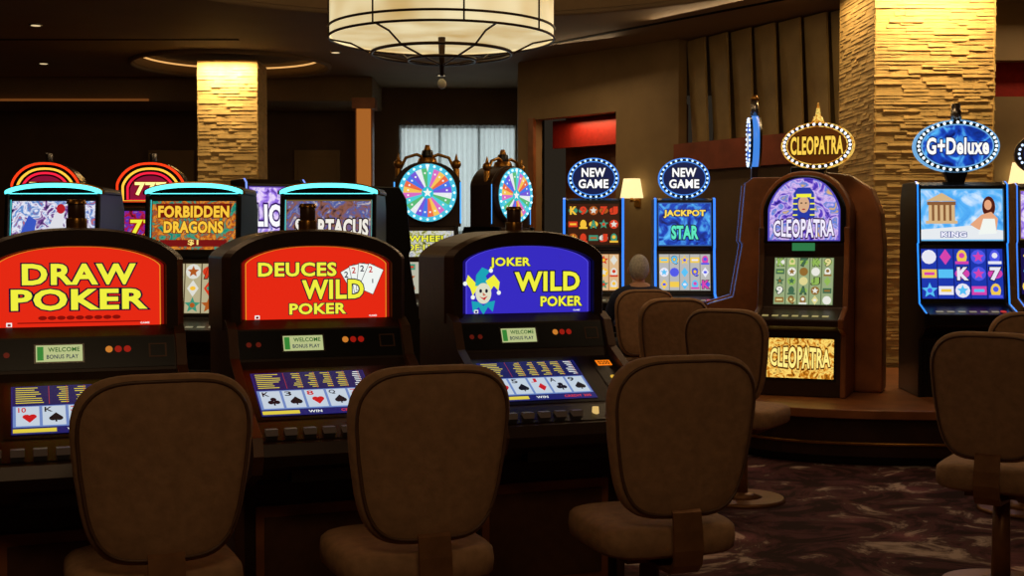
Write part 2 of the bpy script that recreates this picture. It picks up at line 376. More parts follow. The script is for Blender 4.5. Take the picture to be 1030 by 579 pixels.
A_777=art('art_neon',[(40,6,20),(180,20,60),(40,40,180),(230,130,60)],16,1.0)
A_purp=art('art_purple',[(60,20,130),(150,110,230),(240,220,255),(40,60,190)],9,1.0)
A_cleo=art('art_queen',[(30,20,110),(90,60,200),(220,190,240),(60,120,220),(230,180,80)],12,1.0)
A_gold=art('art_goldfoil',[(70,40,8),(200,120,20),(255,220,110),(130,70,10)],22,1.05)
A_sky=art('art_sky',[(40,130,225),(90,180,245),(235,245,255)],6,1.05)
A_blue=art('art_blue',[(6,20,90),(20,70,190),(90,190,250)],9,1.05)
A_fort=art('art_city',[(60,70,30),(190,190,110),(230,230,230),(60,90,140)],20,.85)
def lo_reel(nx,ny,bg,cols,seed,lines=None): return lambda P,w,h: reels(P,w,h,nx,ny,emi(bg,.7),cols,seed,emi(lines,.8) if lines else None)
WARM=[(255,200,60),(220,60,30),(230,230,220),(180,90,30),(60,150,120)]
COOL=[(90,200,255),(240,240,255),(250,210,80),(220,70,180),(80,90,240)]
CY=(90,235,240)
def race(P,w,h):
    P.rect(-w/2,w/2,0,h,A_bike,.004)
    P.poly([(-w*.1,h*.25),(w*.02,h*.75),(w*.14,h*.85),(w*.12,h*.5),(w*.22,h*.2)],emi((230,230,240),.9),.006)
    P.ell(w*.02,h*.22,.05,.05,emi((16,16,24),.6),.007); P.ell(w*.22,h*.2,.045,.045,emi((16,16,24),.6),.007); P.ell(w*.09,h*.84,.03,.034,emi((190,30,40),.9),.008)
    P.poly([(-w*.45,h*.1),(-w*.3,h*.7),(-w*.2,h*.6),(-w*.25,h*.1)],emi((60,90,200),.9),.006); P.text('RACE',-w*.22,h*.16,w*.4,h*.17,emi((240,240,250),1),.012,.05,emi((20,20,80),.7),.11)
upright('slot_machine',(-3.16,9.1,0),-2,.66,(.98,1.33),(1.42,1.755),1.84,race,lo_reel(5,3,(60,20,10),WARM,1),PLA,CY)
def dragon(P,w,h):
    P.rect(-w/2,w/2,0,h,A_drag,.004)
    P.poly([(-w*.46,h*.95),(w*.46,h*.95),(w*.42,h*.66),(-w*.42,h*.66)],emi((120,20,12),.8),.005)
    P.text('FORBIDDEN',0,h*.78,w*.84,h*.22,emi((250,200,60),1.0),.012,.045,emi((110,16,8),.8),.10)
    P.text('DRAGONS',0,h*.46,w*.70,h*.22,emi((250,200,60),1.0),.012,.045,emi((110,16,8),.8),.10); P.rect(-w*.4,w*.4,h*.06,h*.2,emi((130,20,20),.8),.005); P.text('$1',0,h*.14,w*.12,h*.12,emi((255,225,120),1),.012)
upright('slot_machine',(-2.19,9.1,0),-2,.66,(.98,1.33),(1.42,1.755),1.84,dragon,lo_reel(5,3,(90,70,40),WARM,2,(200,190,150)),PLA,CY)
upright('slot_machine',(-1.26,9.1,0),-2,.66,(.98,1.33),(1.42,1.755),1.84,art_up(A_spar,[('SPARTACUS',0.04,.45,.86,.32,(240,235,225),(50,20,20))]),lo_reel(5,3,(40,30,60),WARM,3),PLA,CY)
def neon777(P,w,h):
    P.rect(-w/2,w/2,0,h,A_777,.004); P.text('777',0,h*.55,w*.6,h*.4,YEL,.01,.03,emi((160,10,10),.9),.09)
for i,x in enumerate((-4.0,-3.10)):
    E=upright('slot_machine',(x,11.2,0),4,.60,(1.0,1.33),(1.42,1.74),1.80,neon777,lo_reel(3,3,(60,10,30),WARM,5+i),BRD)
    b=MB(); g=MB()
    b.py(arch(.60,.16,.36,20,1.80),-.12,.10,BLK); b.cyl((0,0,2.15),(0,0,2.24),.03,.03,CHR,12); b.build('topper_shell',E,.006)
    for k,(sc,c) in enumerate(((1.0,(255,60,20)),(.84,(255,190,60)),(.70,(230,30,60)))):
        ring(g,arch(.58*sc,.15*sc,.34*sc,20,1.815+.01*k),arch(.58*sc-.04,.15*sc-.014,.34*sc-.024,20,1.82+.01*k),-.125,-.125,emi(c,1.3))
    P=Pl(g,(0,-.121,1.82),(1,0,0),(0,0,1)); P.poly(arch(.35,.08,.20,16,.02),emi((150,20,60),.8),.001); P.text('777',0,.11,.25,.10,emi((255,240,150),1.2),.008,.04,emi((150,10,10),.8),.1)
    g.build('topper_graphics',E,0,False)
upright('slot_machine',(-2.06,11.0,0),28,.52,(1.0,1.36),(1.46,1.93),2.0,art_up(A_purp,[('LION',0,.5,.8,.36,(250,250,255),(60,20,120))],(120,90,220)),lo_reel(5,3,(40,30,90),COOL,8),PLA,None,(120,150,255))
upright('slot_machine',(-1.12,10.35,0),118,.56,(1.0,1.34),(1.44,1.77),1.9,art_up(A_spar,[('LUCKY',0,.5,.6,.3,(240,200,90),(60,10,10))]),lo_reel(5,3,(40,30,60),WARM,9),BRD)
def wheelm(loc,yaw,seed):
    def cu(P,w,h):
        P.rect(-w/2,w/2,0,h,A_fort,.004); P.text('WHEEL',0,h*.7,w*.7,h*.22,YEL,.01,.03,emi((20,60,20),.7),.09); P.text('OF LUCK',0,h*.36,w*.8,h*.22,YEL,.01,.03,emi((20,20,90),.7),.09)
    E=upright('wheel_slot_machine',loc,yaw,.56,(1.0,1.30),(1.34,1.58),1.62,cu,lo_reel(3,3,(60,50,20),WARM,seed,(200,200,180)),BRD,None,None)
    b=MB(); b.py(arch(.62,.40,.60,22,1.62),-.10,.16,BRD); wz=1.93
    n=40; b.py([(.275*math.cos(2*math.pi*i/n),wz+.275*math.sin(2*math.pi*i/n)) for i in range(n)],-.16,.0,BRZ,True)
    b.cyl((0,.0,2.20),(0,.0,2.26),.10,.08,GLD,18); b.cyl((0,0,2.26),(0,0,2.33),.06,.05,BLK,14); b.cyl((0,0,2.33),(0,0,2.38),.035,.02,GLD,12)
    for sx in (-1,1):
        b.cyl((sx*.27,-.02,1.62),(sx*.27,-.02,2.16),.03,.03,GLD,12); b.sell((sx*.27,-.02,2.20),(.045,.045,.045),1,1,GLD,12,8); b.cyl((sx*.27,-.02,2.23),(sx*.27,-.02,2.30),.02,.004,GLD,10)
        b.tube([(sx*.25,-.02,2.16),(sx*.2,-.02,2.26),(sx*.1,-.02,2.29),(0,-.02,2.25)],.016,GLD,8)
    b.build('wheel_housing',E,.005)
    g=MB(); P=Pl(g,(0,-.162,wz),(1,0,0),(0,0,1)); cols=[(120,90,220),(250,200,90),(90,190,120),(70,120,235),(220,110,200),(235,240,245),(240,110,70),(80,210,220)]
    P.ell(0,0,.268,.268,emi((70,190,220),1.0),.001,40)
    for i in range(24):
        a0=2*math.pi*i/24; a1=2*math.pi*(i+1)/24; c=emi(cols[(i*3)%8],.95)
        P.poly([(.05*math.cos(a0),.05*math.sin(a0)),(.225*math.cos(a0),.225*math.sin(a0)),(.225*math.cos(a1),.225*math.sin(a1)),(.05*math.cos(a1),.05*math.sin(a1))],c,.004)
        am=(a0+a1)/2; P.rect(.18*math.cos(am)-.008,.18*math.cos(am)+.008,.18*math.sin(am)-.008,.18*math.sin(am)+.008,WHT,.006)
        g.sell((.247*math.cos(a0),-.170,wz+.247*math.sin(a0)),(.012,.012,.012),1,1,emi((200,240,255),1.6),6,4)
    P.ell(0,0,.055,.055,emi((40,200,220),.9),.006); P.star(0,0,.045,WHT,.008); P.poly([(-.02,.26),(.02,.26),(0,.19)],WHT,.012)
    for sx in (-1,1): P.rect(sx*.306-.006,sx*.306+.006,-.28,.1,emi((80,170,255),1.3),-.055)
    g.build('wheel',E,0,False)
wheelm((-.79,12.1,0),4,21); wheelm((-.09,12.7,0),52,22)
for i,x in enumerate((.76,1.60)):
    E=upright('slot_machine',(x,12.1,0),-3,.55,(1.03,1.37),(1.45,1.83),1.88,
        (lambda P,w,h:(reels(P,w,h,5,3,emi((60,24,10),.8),WARM,31,None))) if i==0 else art_up(A_blue,[('JACKPOT',0,.75,.8,.18,(255,220,90),(10,10,60)),('STAR',0,.3,.5,.3,(90,230,190),(10,10,60))],(60,120,220)),
        lo_reel(5,3,(190,120,60) if i==0 else (150,150,140),WARM if i==0 else COOL,33+i,(240,200,150) if i==0 else (200,200,200)),BLK,None,(50,130,255),ew=.011)
    oval(E,0,-.10,2.065,.225,.18,emi((16,30,80),.8),emi((70,140,240),1.0),(190,225,255),[('NEW',0,.30,.95,.42),('GAME',0,-.28,1.2,.42)],1.86,26)
# ------------------------------------------------------------ platform and island machines
PZ=.38
b=MB(); n=56; sp=lambda x,e:(1 if x>=0 else -1)*abs(x)**e
def plan(k): return [(3.35+(1.93+k)*sp(math.cos(2*math.pi*i/n),.6),9.78+(1.45+k)*sp(math.sin(2*math.pi*i/n),.6)) for i in range(n)]
DKW=mat('dark_walnut',(60,36,24),.35,noise=.3,scale=5)
b.pz(plan(-.10),0,.06,BLK); b.pz(plan(-.04),.06,.32,DKW); b.pz(plan(.03),.32,PZ-.001,WOOD)
b.pz(plan(-.02),.14,.16,GLD)
b.build('machine_platform',None,.006)
E=empty('slot_machine',(2.17,9.45,PZ),-22); b=MB(); Z=lambda z:z-PZ
W=.60
b.px([(-.36,0),(-.36,.10),(-.33,.46),(-.46,.50),(-.47,.55),(-.26,.62),(-.20,.99),(-.22,1.07),(-.18,1.30),(.25,1.30),(.32,0)],-W/2,W/2,BRD)
b.py(arch(W+.04,.25,.52,24,1.08),-.20,.28,WOOD); b.py(arch(W-.02,.24,.48,24,1.09),-.235,-.19,BLK)
rl=[(-.38,0),(-.35,.44),(-.50,.49),(-.51,.56),(-.29,.63),(-.23,1.0),(-.24,1.2),(.28,1.2),(.34,0)]
b.px(rl,-W/2-.02,-W/2+.02,BRZ); b.px(rl,W/2-.02,W/2+.02,WOOD)
b.box(-.12,.12,-.1,.05,1.55,1.64,BLK)
b.build('cabinet',E,.01)
b=MB()
wing=[(.32,.0),(.52,.0),(.52,1.05),(.50,1.30),(.43,1.48),(.28,1.58),(.0,1.62),(-.2,1.58),(-.1,1.5),(.32,1.3)]
b.py(wing,.06,.34,WOOD); b.build('side_wing',E,.02)
g=MB()
U=Pl(g,(0,-.236,1.10),(1,0,0),(0,0,1),.88); U.poly(arch(.58,.22,.45,24),emi((90,80,200),.8),.002); U.poly(arch(.55,.21,.435,24,.008),A_cleo,.004)
U.text('CLEOPATRA',0,.09,.48,.10,emi((240,235,255),1.0),.01,.03,emi((60,20,90),.8),.09,curve=.25)
HD=emi((40,60,170),.9)
U.poly([(-.09,.17),(-.08,.34),(-.05,.38),(.05,.38),(.08,.34),(.09,.17),(.05,.15),(-.05,.15)],HD,.006)
for k in range(4): U.rect(-.088+.0,-.05,.18+.04*k,.19+.04*k,YEL,.0065); U.rect(.05,.088,.18+.04*k,.19+.04*k,YEL,.0065)
U.ell(0,.26,.045,.06,emi((225,180,140),.9),.007); U.rect(-.06,.06,.31,.335,YEL,.008)
U.ell(-.018,.27,.009,.005,BLK,.009,8);U.ell(.018,.27,.009,.005,BLK,.009,8);U.ell(0,.225,.014,.005,emi((180,30,40),.8),.009,8)
g.box(-.08,.08,-.242,-.238,1.03,1.085,emi((60,150,90),.6)); 
Lp=Pl(g,(0,-.254,.645),(1,0,0),(0,.06,.37)); reels(Lp,.42,.34,5,5,emi((110,130,90),.7),[(150,190,90),(230,220,150),(150,110,50),(240,240,230),(70,110,80)],41,emi((170,190,140),.75))
Bp=Pl(g,(0,-.362,.115),(1,0,0),(0,.03,.36),.9); Bp.rect(-.28,.28,0,.31,BLK,.002); Bp.rect(-.26,.26,.015,.295,A_gold,.004); Bp.text('CLEOPATRA',0,.16,.46,.11,emi((255,230,130),1.1),.01,.03,emi((90,40,0),.8),.09,curve=.3)
Dp=Pl(g,(0,-.47,.55),(1,0,0),(0,.21,.07))
for i in range(7): Dp.rect(-.26+i*.07,-.215+i*.07,.05,.08,emi((210,190,120),.5),.003)
g.build('display_graphics',E,0,False)
oval(E,.07,-.12,2.165-PZ,.245,.16,emi((90,44,8),.8),A_gold,(230,235,255),[('CLEOPATRA',0,0,1.5,.75)],1.60,34,(255,210,80),True,(70,30,0))
def greek(P,w,h):
    P.rect(-w/2-.01,w/2+.01,-.01,h+.01,emi((120,200,255),.8),.002); P.rect(-w/2,w/2,0,h,A_sky,.004)
    c=emi((225,190,140),.9); c2=emi((150,100,60),.8); x0=-w*.42
    P.poly([(x0-.01,h*.78),(x0+w*.36,h*.78),(x0+w*.18,h*.95)],c,.006); P.rect(x0,x0+w*.35,h*.70,h*.77,c2,.006)
    P.rect(x0+.01,x0+w*.34,h*.38,h*.70,c2,.0055)
    for i in range(5): P.rect(x0+.01+i*w*.07,x0+.01+i*w*.07+w*.04,h*.38,h*.70,c,.006)
    P.rect(x0-.01,x0+w*.37,h*.32,h*.38,c,.006)
    P.poly([(-w/2,0),(w/2,0),(w/2,h*.18),(w*.1,h*.28),(-w/2,h*.2)],emi((240,245,250),.9),.007)
    sk=emi((235,170,130),.95); hr=emi((90,30,20),.8)
    P.ell(w*.33,h*.66,.045,.075,hr,.008); P.ell(w*.32,h*.70,.026,.036,sk,.009); P.poly([(w*.10,h*.30),(w*.24,h*.50),(w*.36,h*.56),(w*.44,h*.42),(w*.42,h*.18),(w*.2,h*.2)],sk,.0085)
    P.poly([(w*.22,h*.2),(w*.26,h*.42),(w*.40,h*.42),(w*.42,h*.12),(w*.2,h*.1)],WHT,.0095)
    P.text('KING',-w*.1,h*.1,w*.3,h*.10,emi((240,240,255),1),.011,.04,emi((20,60,150),.8),.1)
E=upright('slot_machine',(3.20,9.35,PZ),-4,.63,(Z(1.07),Z(1.43)),(Z(1.49),Z(1.84)),Z(1.90),greek,lo_reel(5,3,(16,30,130),COOL,52,(30,60,190)),BLK,None,(40,140,255),.57,.006)
oval(E,-.02,-.12,2.155-PZ,.285,.178,A_blue,emi((120,180,230),.9),(230,245,255),[('G+Deluxe',0,0,1.5,.62)],Z(1.87),36,(255,255,250),False,(10,20,110))
b=MB(); b.cyl((-.02,-.07,2.33-PZ),(-.02,-.07,2.46-PZ),.04,.03,CHR,14); b.build('candle',E)
E=upright('slot_machine',(4.24,10.2,PZ),-8,.60,(Z(1.07),Z(1.43)),(Z(1.50),Z(1.87)),Z(1.93),art_up(A_purp,[('QUEEN',0,.5,.7,.3,(250,230,120),(60,10,60))]),lo_reel(5,3,(30,20,90),COOL,57),BRD,None,(60,120,220),None,.006,BRZ)
oval(E,0,-.12,2.16-PZ,.28,.175,emi((20,30,70),.7),CHR,(200,220,255),[('LUCKY',0,0,1.3,.6)],Z(1.90),30)
E=upright('slot_machine',(2.06,10.5,PZ),-97,.50,(Z(1.07),Z(1.43)),(Z(1.50),Z(1.90)),Z(1.98),art_up(A_blue,[('STAR',0,.5,.6,.3,(255,230,120),(20,10,60))]),lo_reel(5,3,(30,30,110),COOL,61),WOOD,None,(70,150,255))
oval(E,0,-.14,2.28-PZ,.25,.20,A_blue,emi((70,140,235),.9),(210,230,255),[('WILD',0,0,1.1,.6)],Z(1.95),28)
b=MB(); b.cyl((0,-.095,2.48-PZ),(0,-.095,2.62-PZ),.035,.03,CHR,12); b.cyl((0,-.095,2.62-PZ),(0,-.095,2.66-PZ),.04,.02,GLD,12); b.build('candle',E)
# ------------------------------------------------------------ seated man
def skin(vs,es,rad,sub=2):
    me=bpy.data.meshes.new('k'); me.from_pydata(vs,es,[]); o=bpy.data.objects.new('k',me); S.collection.objects.link(o)
    o.modifiers.new('s','SKIN'); 
    for i,r in enumerate(rad):
        d=me.skin_vertices[0].data[i]; d.radius=(r,r) if not isinstance(r,tuple) else r; d.use_root=(i==0)
    m=o.modifiers.new('ss','SUBSURF'); m.levels=sub; m.render_levels=sub
    bpy.context.view_layer.update(); dg=bpy.context.evaluated_depsgraph_get(); e=o.evaluated_get(dg).to_mesh()
    r=([tuple(v.co) for v in e.vertices],[tuple(p.vertices) for p in e.polygons]); o.evaluated_get(dg).to_mesh_clear(); bpy.data.objects.remove(o)
    return r
SKN=mat('skin',(215,165,135),.55,noise=.06); HAIR=mat('grey_hair',(215,210,200),.8,noise=.25,scale=60,bump=.6)
SHIRT=mat('navy_shirt',(44,52,80),.8,noise=.2,scale=12,bump=.3); TRS=mat('dark_trousers',(34,32,34),.8); SHOE=mat('black_shoe',(16,14,13),.4)
ME=empty('seated_man',(MANC[0],MANC[1]+.02,0),6)
vs=[(0,0,.64),(0,-.03,.80),(0,-.02,.96),(0,.0,1.08),(0,.02,1.15),
 (.17,0,1.05),(.235,.10,.84),(.15,.34,.80),(-.17,0,1.05),(-.235,.10,.84),(-.15,.34,.80),
 (.09,.04,.62),(.13,.42,.63),(.13,.44,.13),(.14,.56,.05),(-.09,.04,.62),(-.13,.42,.63),(-.13,.44,.13),(-.14,.56,.05)]
es=[(0,1),(1,2),(2,3),(3,4),(3,5),(5,6),(6,7),(3,8),(8,9),(9,10),(0,11),(11,12),(12,13),(13,14),(0,15),(15,16),(16,17),(17,18)]
rad=[(.15,.11),(.15,.115),(.17,.11),(.085,.075),.052,.07,.048,.032,.07,.048,.032,.085,.06,.042,.036,.085,.06,.042,.036]
try:
    v,f=skin(vs,es,rad)
    m=MB(); m.v=list(v); m.mats=[SHIRT,TRS,SKN,SHOE]
    for q in f:
        c=sum((V(v[k]) for k in q),V())/len(q); i=0
        if c.z>1.115 and abs(c.x)<.08: i=2
        elif c.z<.10: i=3
        elif c.z<.66 or (c.y>.15 and c.z<.73 and abs(c.x)<.2): i=1
        elif c.y>.30: i=2
        m.f.append(list(q)); m.m.append(i); m.s.append(True)
    m.build('body',ME)
    h=MB()
    def hf(p):
        z=p.z/.118; y=p.y
        k=1-.22*max(0,-z)**1.5
        return (p.x*k,y*(1-.08*max(0,-z)),p.z)
    h.sell((0,.025,1.25),(.074,.094,.118),1,1,SKN,24,18,hf)
    h.sell((0,.118,1.24),(.012,.018,.022),1,1,SKN,10,8); h.sell((0,.105,1.20),(.024,.008,.007),1,1,mat('lips',(150,85,75),.5),10,6)
    for sx in (-1,1):
        h.sell((sx*.028,.105,1.262),(.011,.007,.007),1,1,mat('eye',(230,230,225),.3),8,6); h.sell((sx*.028,.111,1.262),(.005,.003,.005),1,1,BLK,8,6)
        h.sell((sx*.080,.025,1.245),(.012,.020,.032),1,1,SKN,10,8)
    h.sell((0,.0,1.268),(.081,.090,.108),1,1,HAIR,24,16,lambda p:(p.x,p.y,p.z) if p.z>-.02 or p.y<.02 else (p.x*.8,min(p.y,.0),p.z*.4))
    h.cyl((0,.015,1.10),(0,.02,1.19),.052,.05,SKN,16)
    h.build('head',ME)
    for sx in (-1,1):
        wx,wy,wz=sx*.15,.34,.80
        hb=MB()
        pv,pf=skin([(wx,wy-.01,wz),(wx-sx*.005,wy+.045,wz-.003),(wx-sx*.008,wy+.09,wz-.008)],[(0,1),(1,2)],[(.028,.02),(.040,.015),(.038,.013)],2); hb.add(pv,pf,SKN,True)
        for k,(dx,L) in enumerate(((-.030,.066),(-.010,.074),(.011,.070),(.031,.054))):
            x=wx-sx*.008+dx; y=wy+.085; z=wz-.008
            a,bq=skin([(x,y-.01,z),(x+dx*.15,y+L*.42,z+.006),(x+dx*.25,y+L*.75,z-.006),(x+dx*.28,y+L,z-.024)],[(0,1),(1,2),(2,3)],[.0088,.0085,.0078,.0068],1); hb.add(a,bq,SKN,True)
        a,bq=skin([(wx-sx*.025,wy+.025,wz-.004),(wx-sx*.055,wy+.05,wz-.012),(wx-sx*.065,wy+.082,wz-.02)],[(0,1),(1,2)],[.012,.010,.008],1); hb.add(a,bq,SKN,True)
        hb.build('hand_r' if sx>0 else 'hand_l',ME)
except Exception as ex:
    print('man failed',ex)
# ------------------------------------------------------------ stone columns
def column(name,cx,cy,hw,yaw,H,rh,seed):
    rnd=random.Random(seed); st=mat('ledge_stone',(206,172,108),.85,noise=.18,scale=9,bump=.4)
    m=MB(); m.box(-hw,hw,-hw,hw,0,H,st)
    for s_ in range(4):
        R=Matrix.Rotation(math.pi/2*s_,4,'Z'); z=0
        while z<H-.001:
            hh=min(rh*rnd.uniform(.7,1.3),H-z); x=-hw-.012
            while x<hw+.012:
                L=rnd.uniform(.08,.30); x1=min(x+L,hw+.012); d=rnd.uniform(.003,.018)
                d2=d*rnd.uniform(.5,1)
                vs=[R@V(p) for p in ((x,-hw-d,z),(x1,-hw-d2,z+.002),(x1,-hw-d2*.5,z+hh),(x,-hw-d*.5,z+hh),(x,-hw+.005,z),(x1,-hw+.005,z),(x1,-hw+.005,z+hh),(x,-hw+.005,z+hh))]
                m.add(vs,[(0,1,2,3),(4,7,6,5),(0,4,5,1),(3,2,6,7),(0,3,7,4),(1,5,6,2)],st); x=x1
            z+=hh
    o=m.build(name,None,0,False); o.location=(cx,cy,0); o.rotation_euler=(0,0,math.radians(yaw)); return o
CH=3.85
column('stone_column',3.72,12.02,.53,2,CH,.030,3)
column('stone_column',-3.72,17.3,.38,2,CH,.045,4)
# ------------------------------------------------------------ room shell
WALL=mat('beige_wallcovering',(150,124,84),.7,noise=.12,scale=3); WALD=mat('dark_wallcovering',(98,76,52),.7,noise=.12,scale=3)
CEIL=mat('ceiling_paint',(134,110,78),.8,noise=.08,scale=1.5)
REDP=mat('red_lacquer',(165,36,22),.45)
m=bpy.data.materials.new('patterned_carpet'); m.use_nodes=True; nt=m.node_tree; bs=nt.nodes['Principled BSDF']; bs.inputs['Roughness'].default_value=.95; bs.inputs['Specular IOR Level'].default_value=.1
tc=nt.nodes.new('ShaderNodeTexCoord'); n1=nt.nodes.new('ShaderNodeTexNoise'); n1.inputs['Scale'].default_value=2.4; n1.inputs['Detail'].default_value=6; n1.inputs['Roughness'].default_value=.65; n1.inputs['Distortion'].default_value=1.2
vo=nt.nodes.new('ShaderNodeTexVoronoi'); vo.inputs['Scale'].default_value=2.2
r1=nt.nodes.new('ShaderNodeValToRGB'); e=r1.color_ramp.elements; e[0].position=.44; e[0].color=lin((62,44,42))+(1,); e[1].position=.64; e[1].color=lin((200,176,164))+(1,)
q=e.new(.52); q.color=lin((104,66,70))+(1,); q=e.new(.56); q.color=lin((92,66,64))+(1,)
r2=nt.nodes.new('ShaderNodeValToRGB'); e=r2.color_ramp.elements; e[0].position=.10; e[0].color=lin((150,92,104))+(1,); e[1].position=.3; e[1].color=(0,0,0,1)
mx=nt.nodes.new('ShaderNodeMixRGB'); mx.blend_type='ADD'; mx.inputs[0].default_value=.4
for a,c in ((tc.outputs['Object'],n1.inputs['Vector']),(tc.outputs['Object'],vo.inputs['Vector']),(n1.outputs['Fac'],r1.inputs['Fac']),(vo.outputs['Distance'],r2.inputs['Fac']),(r1.outputs['Color'],mx.inputs[1]),(r2.outputs['Color'],mx.inputs[2]),(mx.outputs['Color'],bs.inputs['Base Color'])): nt.links.new(a,c)
CARP=m
b=MB(); b.box(-11,9.2,-3,21,-.1,0,CARP); b.build('floor')
b=MB(); b.box(-11,9.2,-3,21,CH,CH+.6,CEIL); ceil=b.build('ceiling')
def cut(x,y,r,z0,z1):
    c=MB(); c.cyl((x,y,z0),(x,y,z1),r,r,CEIL,72); o=c.build('cutter')
    md=ceil.modifiers.new('b','BOOLEAN'); md.operation='DIFFERENCE'; md.object=o; md.solver='EXACT'
    bpy.context.view_layer.update(); dg=bpy.context.evaluated_depsgraph_get()
    nm=bpy.data.meshes.new_from_object(ceil.evaluated_get(dg)); ceil.modifiers.clear(); ceil.data=nm; bpy.data.objects.remove(o)
CHX,CHY=-.54,10.0
cut(CHX,CHY,3.5,CH-.1,CH+.35); cut(-3.74,17.3,1.25,CH-.1,CH+.14)
for p in ceil.data.polygons: p.use_smooth=False
LED=emi((255,190,110),.9)
m=MB(); m.tube([(CHX+3.42*math.cos(2*math.pi*i/64),CHY+3.42*math.sin(2*math.pi*i/64),CH+.28) for i in range(64)],.02,LED,6,True); m.build('trim_cove_light')
m=MB(); m.tube([(-3.74+1.18*math.cos(2*math.pi*i/48),17.3+1.18*math.sin(2*math.pi*i/48),CH+.10) for i in range(48)],.012,LED,6,True); m.build('trim_cove_light')
def ringtrim(x,y,R,mt):
    m=MB(); m.tube([(x+R*math.cos(2*math.pi*i/72),y+R*math.sin(2*math.pi*i/72),CH-.012) for i in range(72)],.035,mt,8,True); m.build('trim_ceiling_ring')
ringtrim(CHX,CHY,3.55,CEIL); ringtrim(-3.74,17.3,1.29,CEIL)
def wall(name,p0,p1,z0,z1,mt,th=.15):
    p0=V((p0[0],p0[1],0));p1=V((p1[0],p1[1],0)); d=(p1-p0).normalized(); nn=V((-d.y,d.x,0))*th
    m=MB(); a=[p0,p1,p1+nn,p0+nn]; m.prism([q+V((0,0,z0)) for q in a],[q+V((0,0,z1)) for q in a],mt); return m.build(name)
BY=20.0
wall('wall_back',(-11,BY),(-1.75,BY),0,CH,WALD); wall('wall_back_corner',(.08,BY),(.5,BY),0,CH,WALL); wall('wall_back_header',(-1.75,BY),(.08,BY),3.30,CH,WALD)
wall('wall_left',(-11,-3),(-11,BY+.15),0,CH,WALD); wall('wall_rear',(9.2,-3),(-11,-3),0,CH,WALD); wall('wall_right',(9.2,13),(9.2,-3),0,CH,WALD)
wall('wall_right_far',(3.42,12.9),(9.2,12.9),0,2.92,WALL); wall('wall_right_far_upper',(3.42,12.9),(9.2,12.9),3.28,CH,WALL); wall('wall_right_niche',(3.42,13.15),(9.2,13.15),2.85,3.35,REDP)
A0=V((.08,17.2,0)); A1=V((1.95,15.2,0)); ad=(A1-A0).normalized(); AL=(A1-A0).length; an=V((-ad.y,ad.x,0))
def ap(s,off=0): q=A0+ad*s+an*off; return (q.x,q.y)
wall('wall_return',(.08,BY),(.08,17.2),0,CH,WALL,.15)
wall('wall_angled_left',ap(0),ap(.30),0,CH,WALL); wall('wall_angled_right',ap(1.75),ap(AL),0,CH,WALL); wall('wall_angled_header',ap(.30),ap(1.75),3.08,CH,WALL)
wall('wall_angled_alcove',ap(.15,.75),ap(2.15,.75),0,3.2,WOOD); wall('trim_red_fascia',ap(.30,.35),ap(1.75,.35),2.72,3.08,REDP,.06)
wall('trim_alcove_frame',ap(.22,-.03),ap(.32,-.03),0,3.1,WOOD,.05)
B1=V((3.42,12.9,0))
wall('wall_fins_lower',(1.95,15.2),(3.42,12.9),0,2.55,WALD); wall('wall_fins_back',(2.40,15.48),(3.75,13.36),2.55,CH,WALL,.1)
bd=(B1-A1).normalized(); bn=V((-bd.y,bd.x,0)); BL=(B1-A1).length
wall('trim_ledge',(1.95-.06,15.2-.04),(3.42-.06,12.9-.04),2.30,2.62,mat('red_brown_wood',(136,64,40),.45,noise=.25,scale=5),.3)
m=MB(); FINM=mat('brass_fabric_panel',(168,142,92),.6,noise=.15,scale=4)
NF=7
for i in range(NF):
    s0=.02+(BL-.1)*i/NF; s1=s0+(BL-.1)/NF*1.0
    p0=A1+bd*s0; p1=A1+bd*s1
    a=[p0+bn*.20+V((0,0,2.62)),p1+bn*.10+V((0,0,2.62)),p1+bn*.04+V((0,0,CH-.02)),p0+bn*.11+V((0,0,CH-.02))]
    m.prism(a,[q+bn*.03 for q in a],FINM)
m.build('louver_panels')
m=MB(); m.prism([V((-.4,16.6,CH-.004)),V((-.33,16.64,CH-.004)),V((3.05,12.3,CH-.004)),V((2.98,12.26,CH-.004))],[V((-.4,16.6,CH+.01)),V((-.33,16.64,CH+.01)),V((3.05,12.3,CH+.01)),V((2.98,12.26,CH+.01))],MBLK); m.build('trim_air_slot')
m=MB(); m.box(-11,-3.2,15.2,15.26,CH-.006,CH+.01,MBLK); m.build('trim_air_slot')
m=MB(); m.box(-11,-2.0,18.6,19.99,3.50,CH,CEIL); m.build('trim_soffit',None,.01)
m=MB(); m.box(-11,-5.2,18.55,18.59,3.50,3.53,emi((170,100,44),.35)); m.build('trim_soffit_glow')  # emissive strip imitates the amber light along the soffit
m=MB(); m.box(-2.20,-1.96,18.2,18.45,0,3.5,WOOD); m.box(-2.18,-1.98,18.19,18.2,.3,3.35,emi((190,112,44),.7)); m.box(-2.24,-1.92,18.15,18.5,3.35,3.5,WOOD); m.box(-2.24,-1.92,18.15,18.5,0,.15,WOOD); m.build('lit_pilaster')  # front face glows to imitate orange light falling on the wood
m=MB(); m.box(-3.35,-2.65,19.93,20,0.1,2.9,WALL); m.box(-3.30,-2.70,19.915,19.93,.2,2.8,WALL); m.build('trim_wall_panel',None,.01)
m=MB(); m.box(-5.6,-4.9,19.93,20,0.1,2.9,WALL); m.build('trim_wall_panel',None,.01)
m=MB(); m.box(-1.78,.08,BY+.16,BY+.2,0,3.4,emi((200,215,215),1.5)); m.build('window_1')
m=MB(); FR=mat('window_frame',(60,50,40),.5)
for x in (-1.75,-1.14,-.53,.04): m.box(x,x+.04,BY+.02,BY+.10,0,3.3,FR)
for z in (0,1.6,3.24): m.box(-1.75,.08,BY+.02,BY+.10,z,z+.06,FR)
m.build('window_frame')
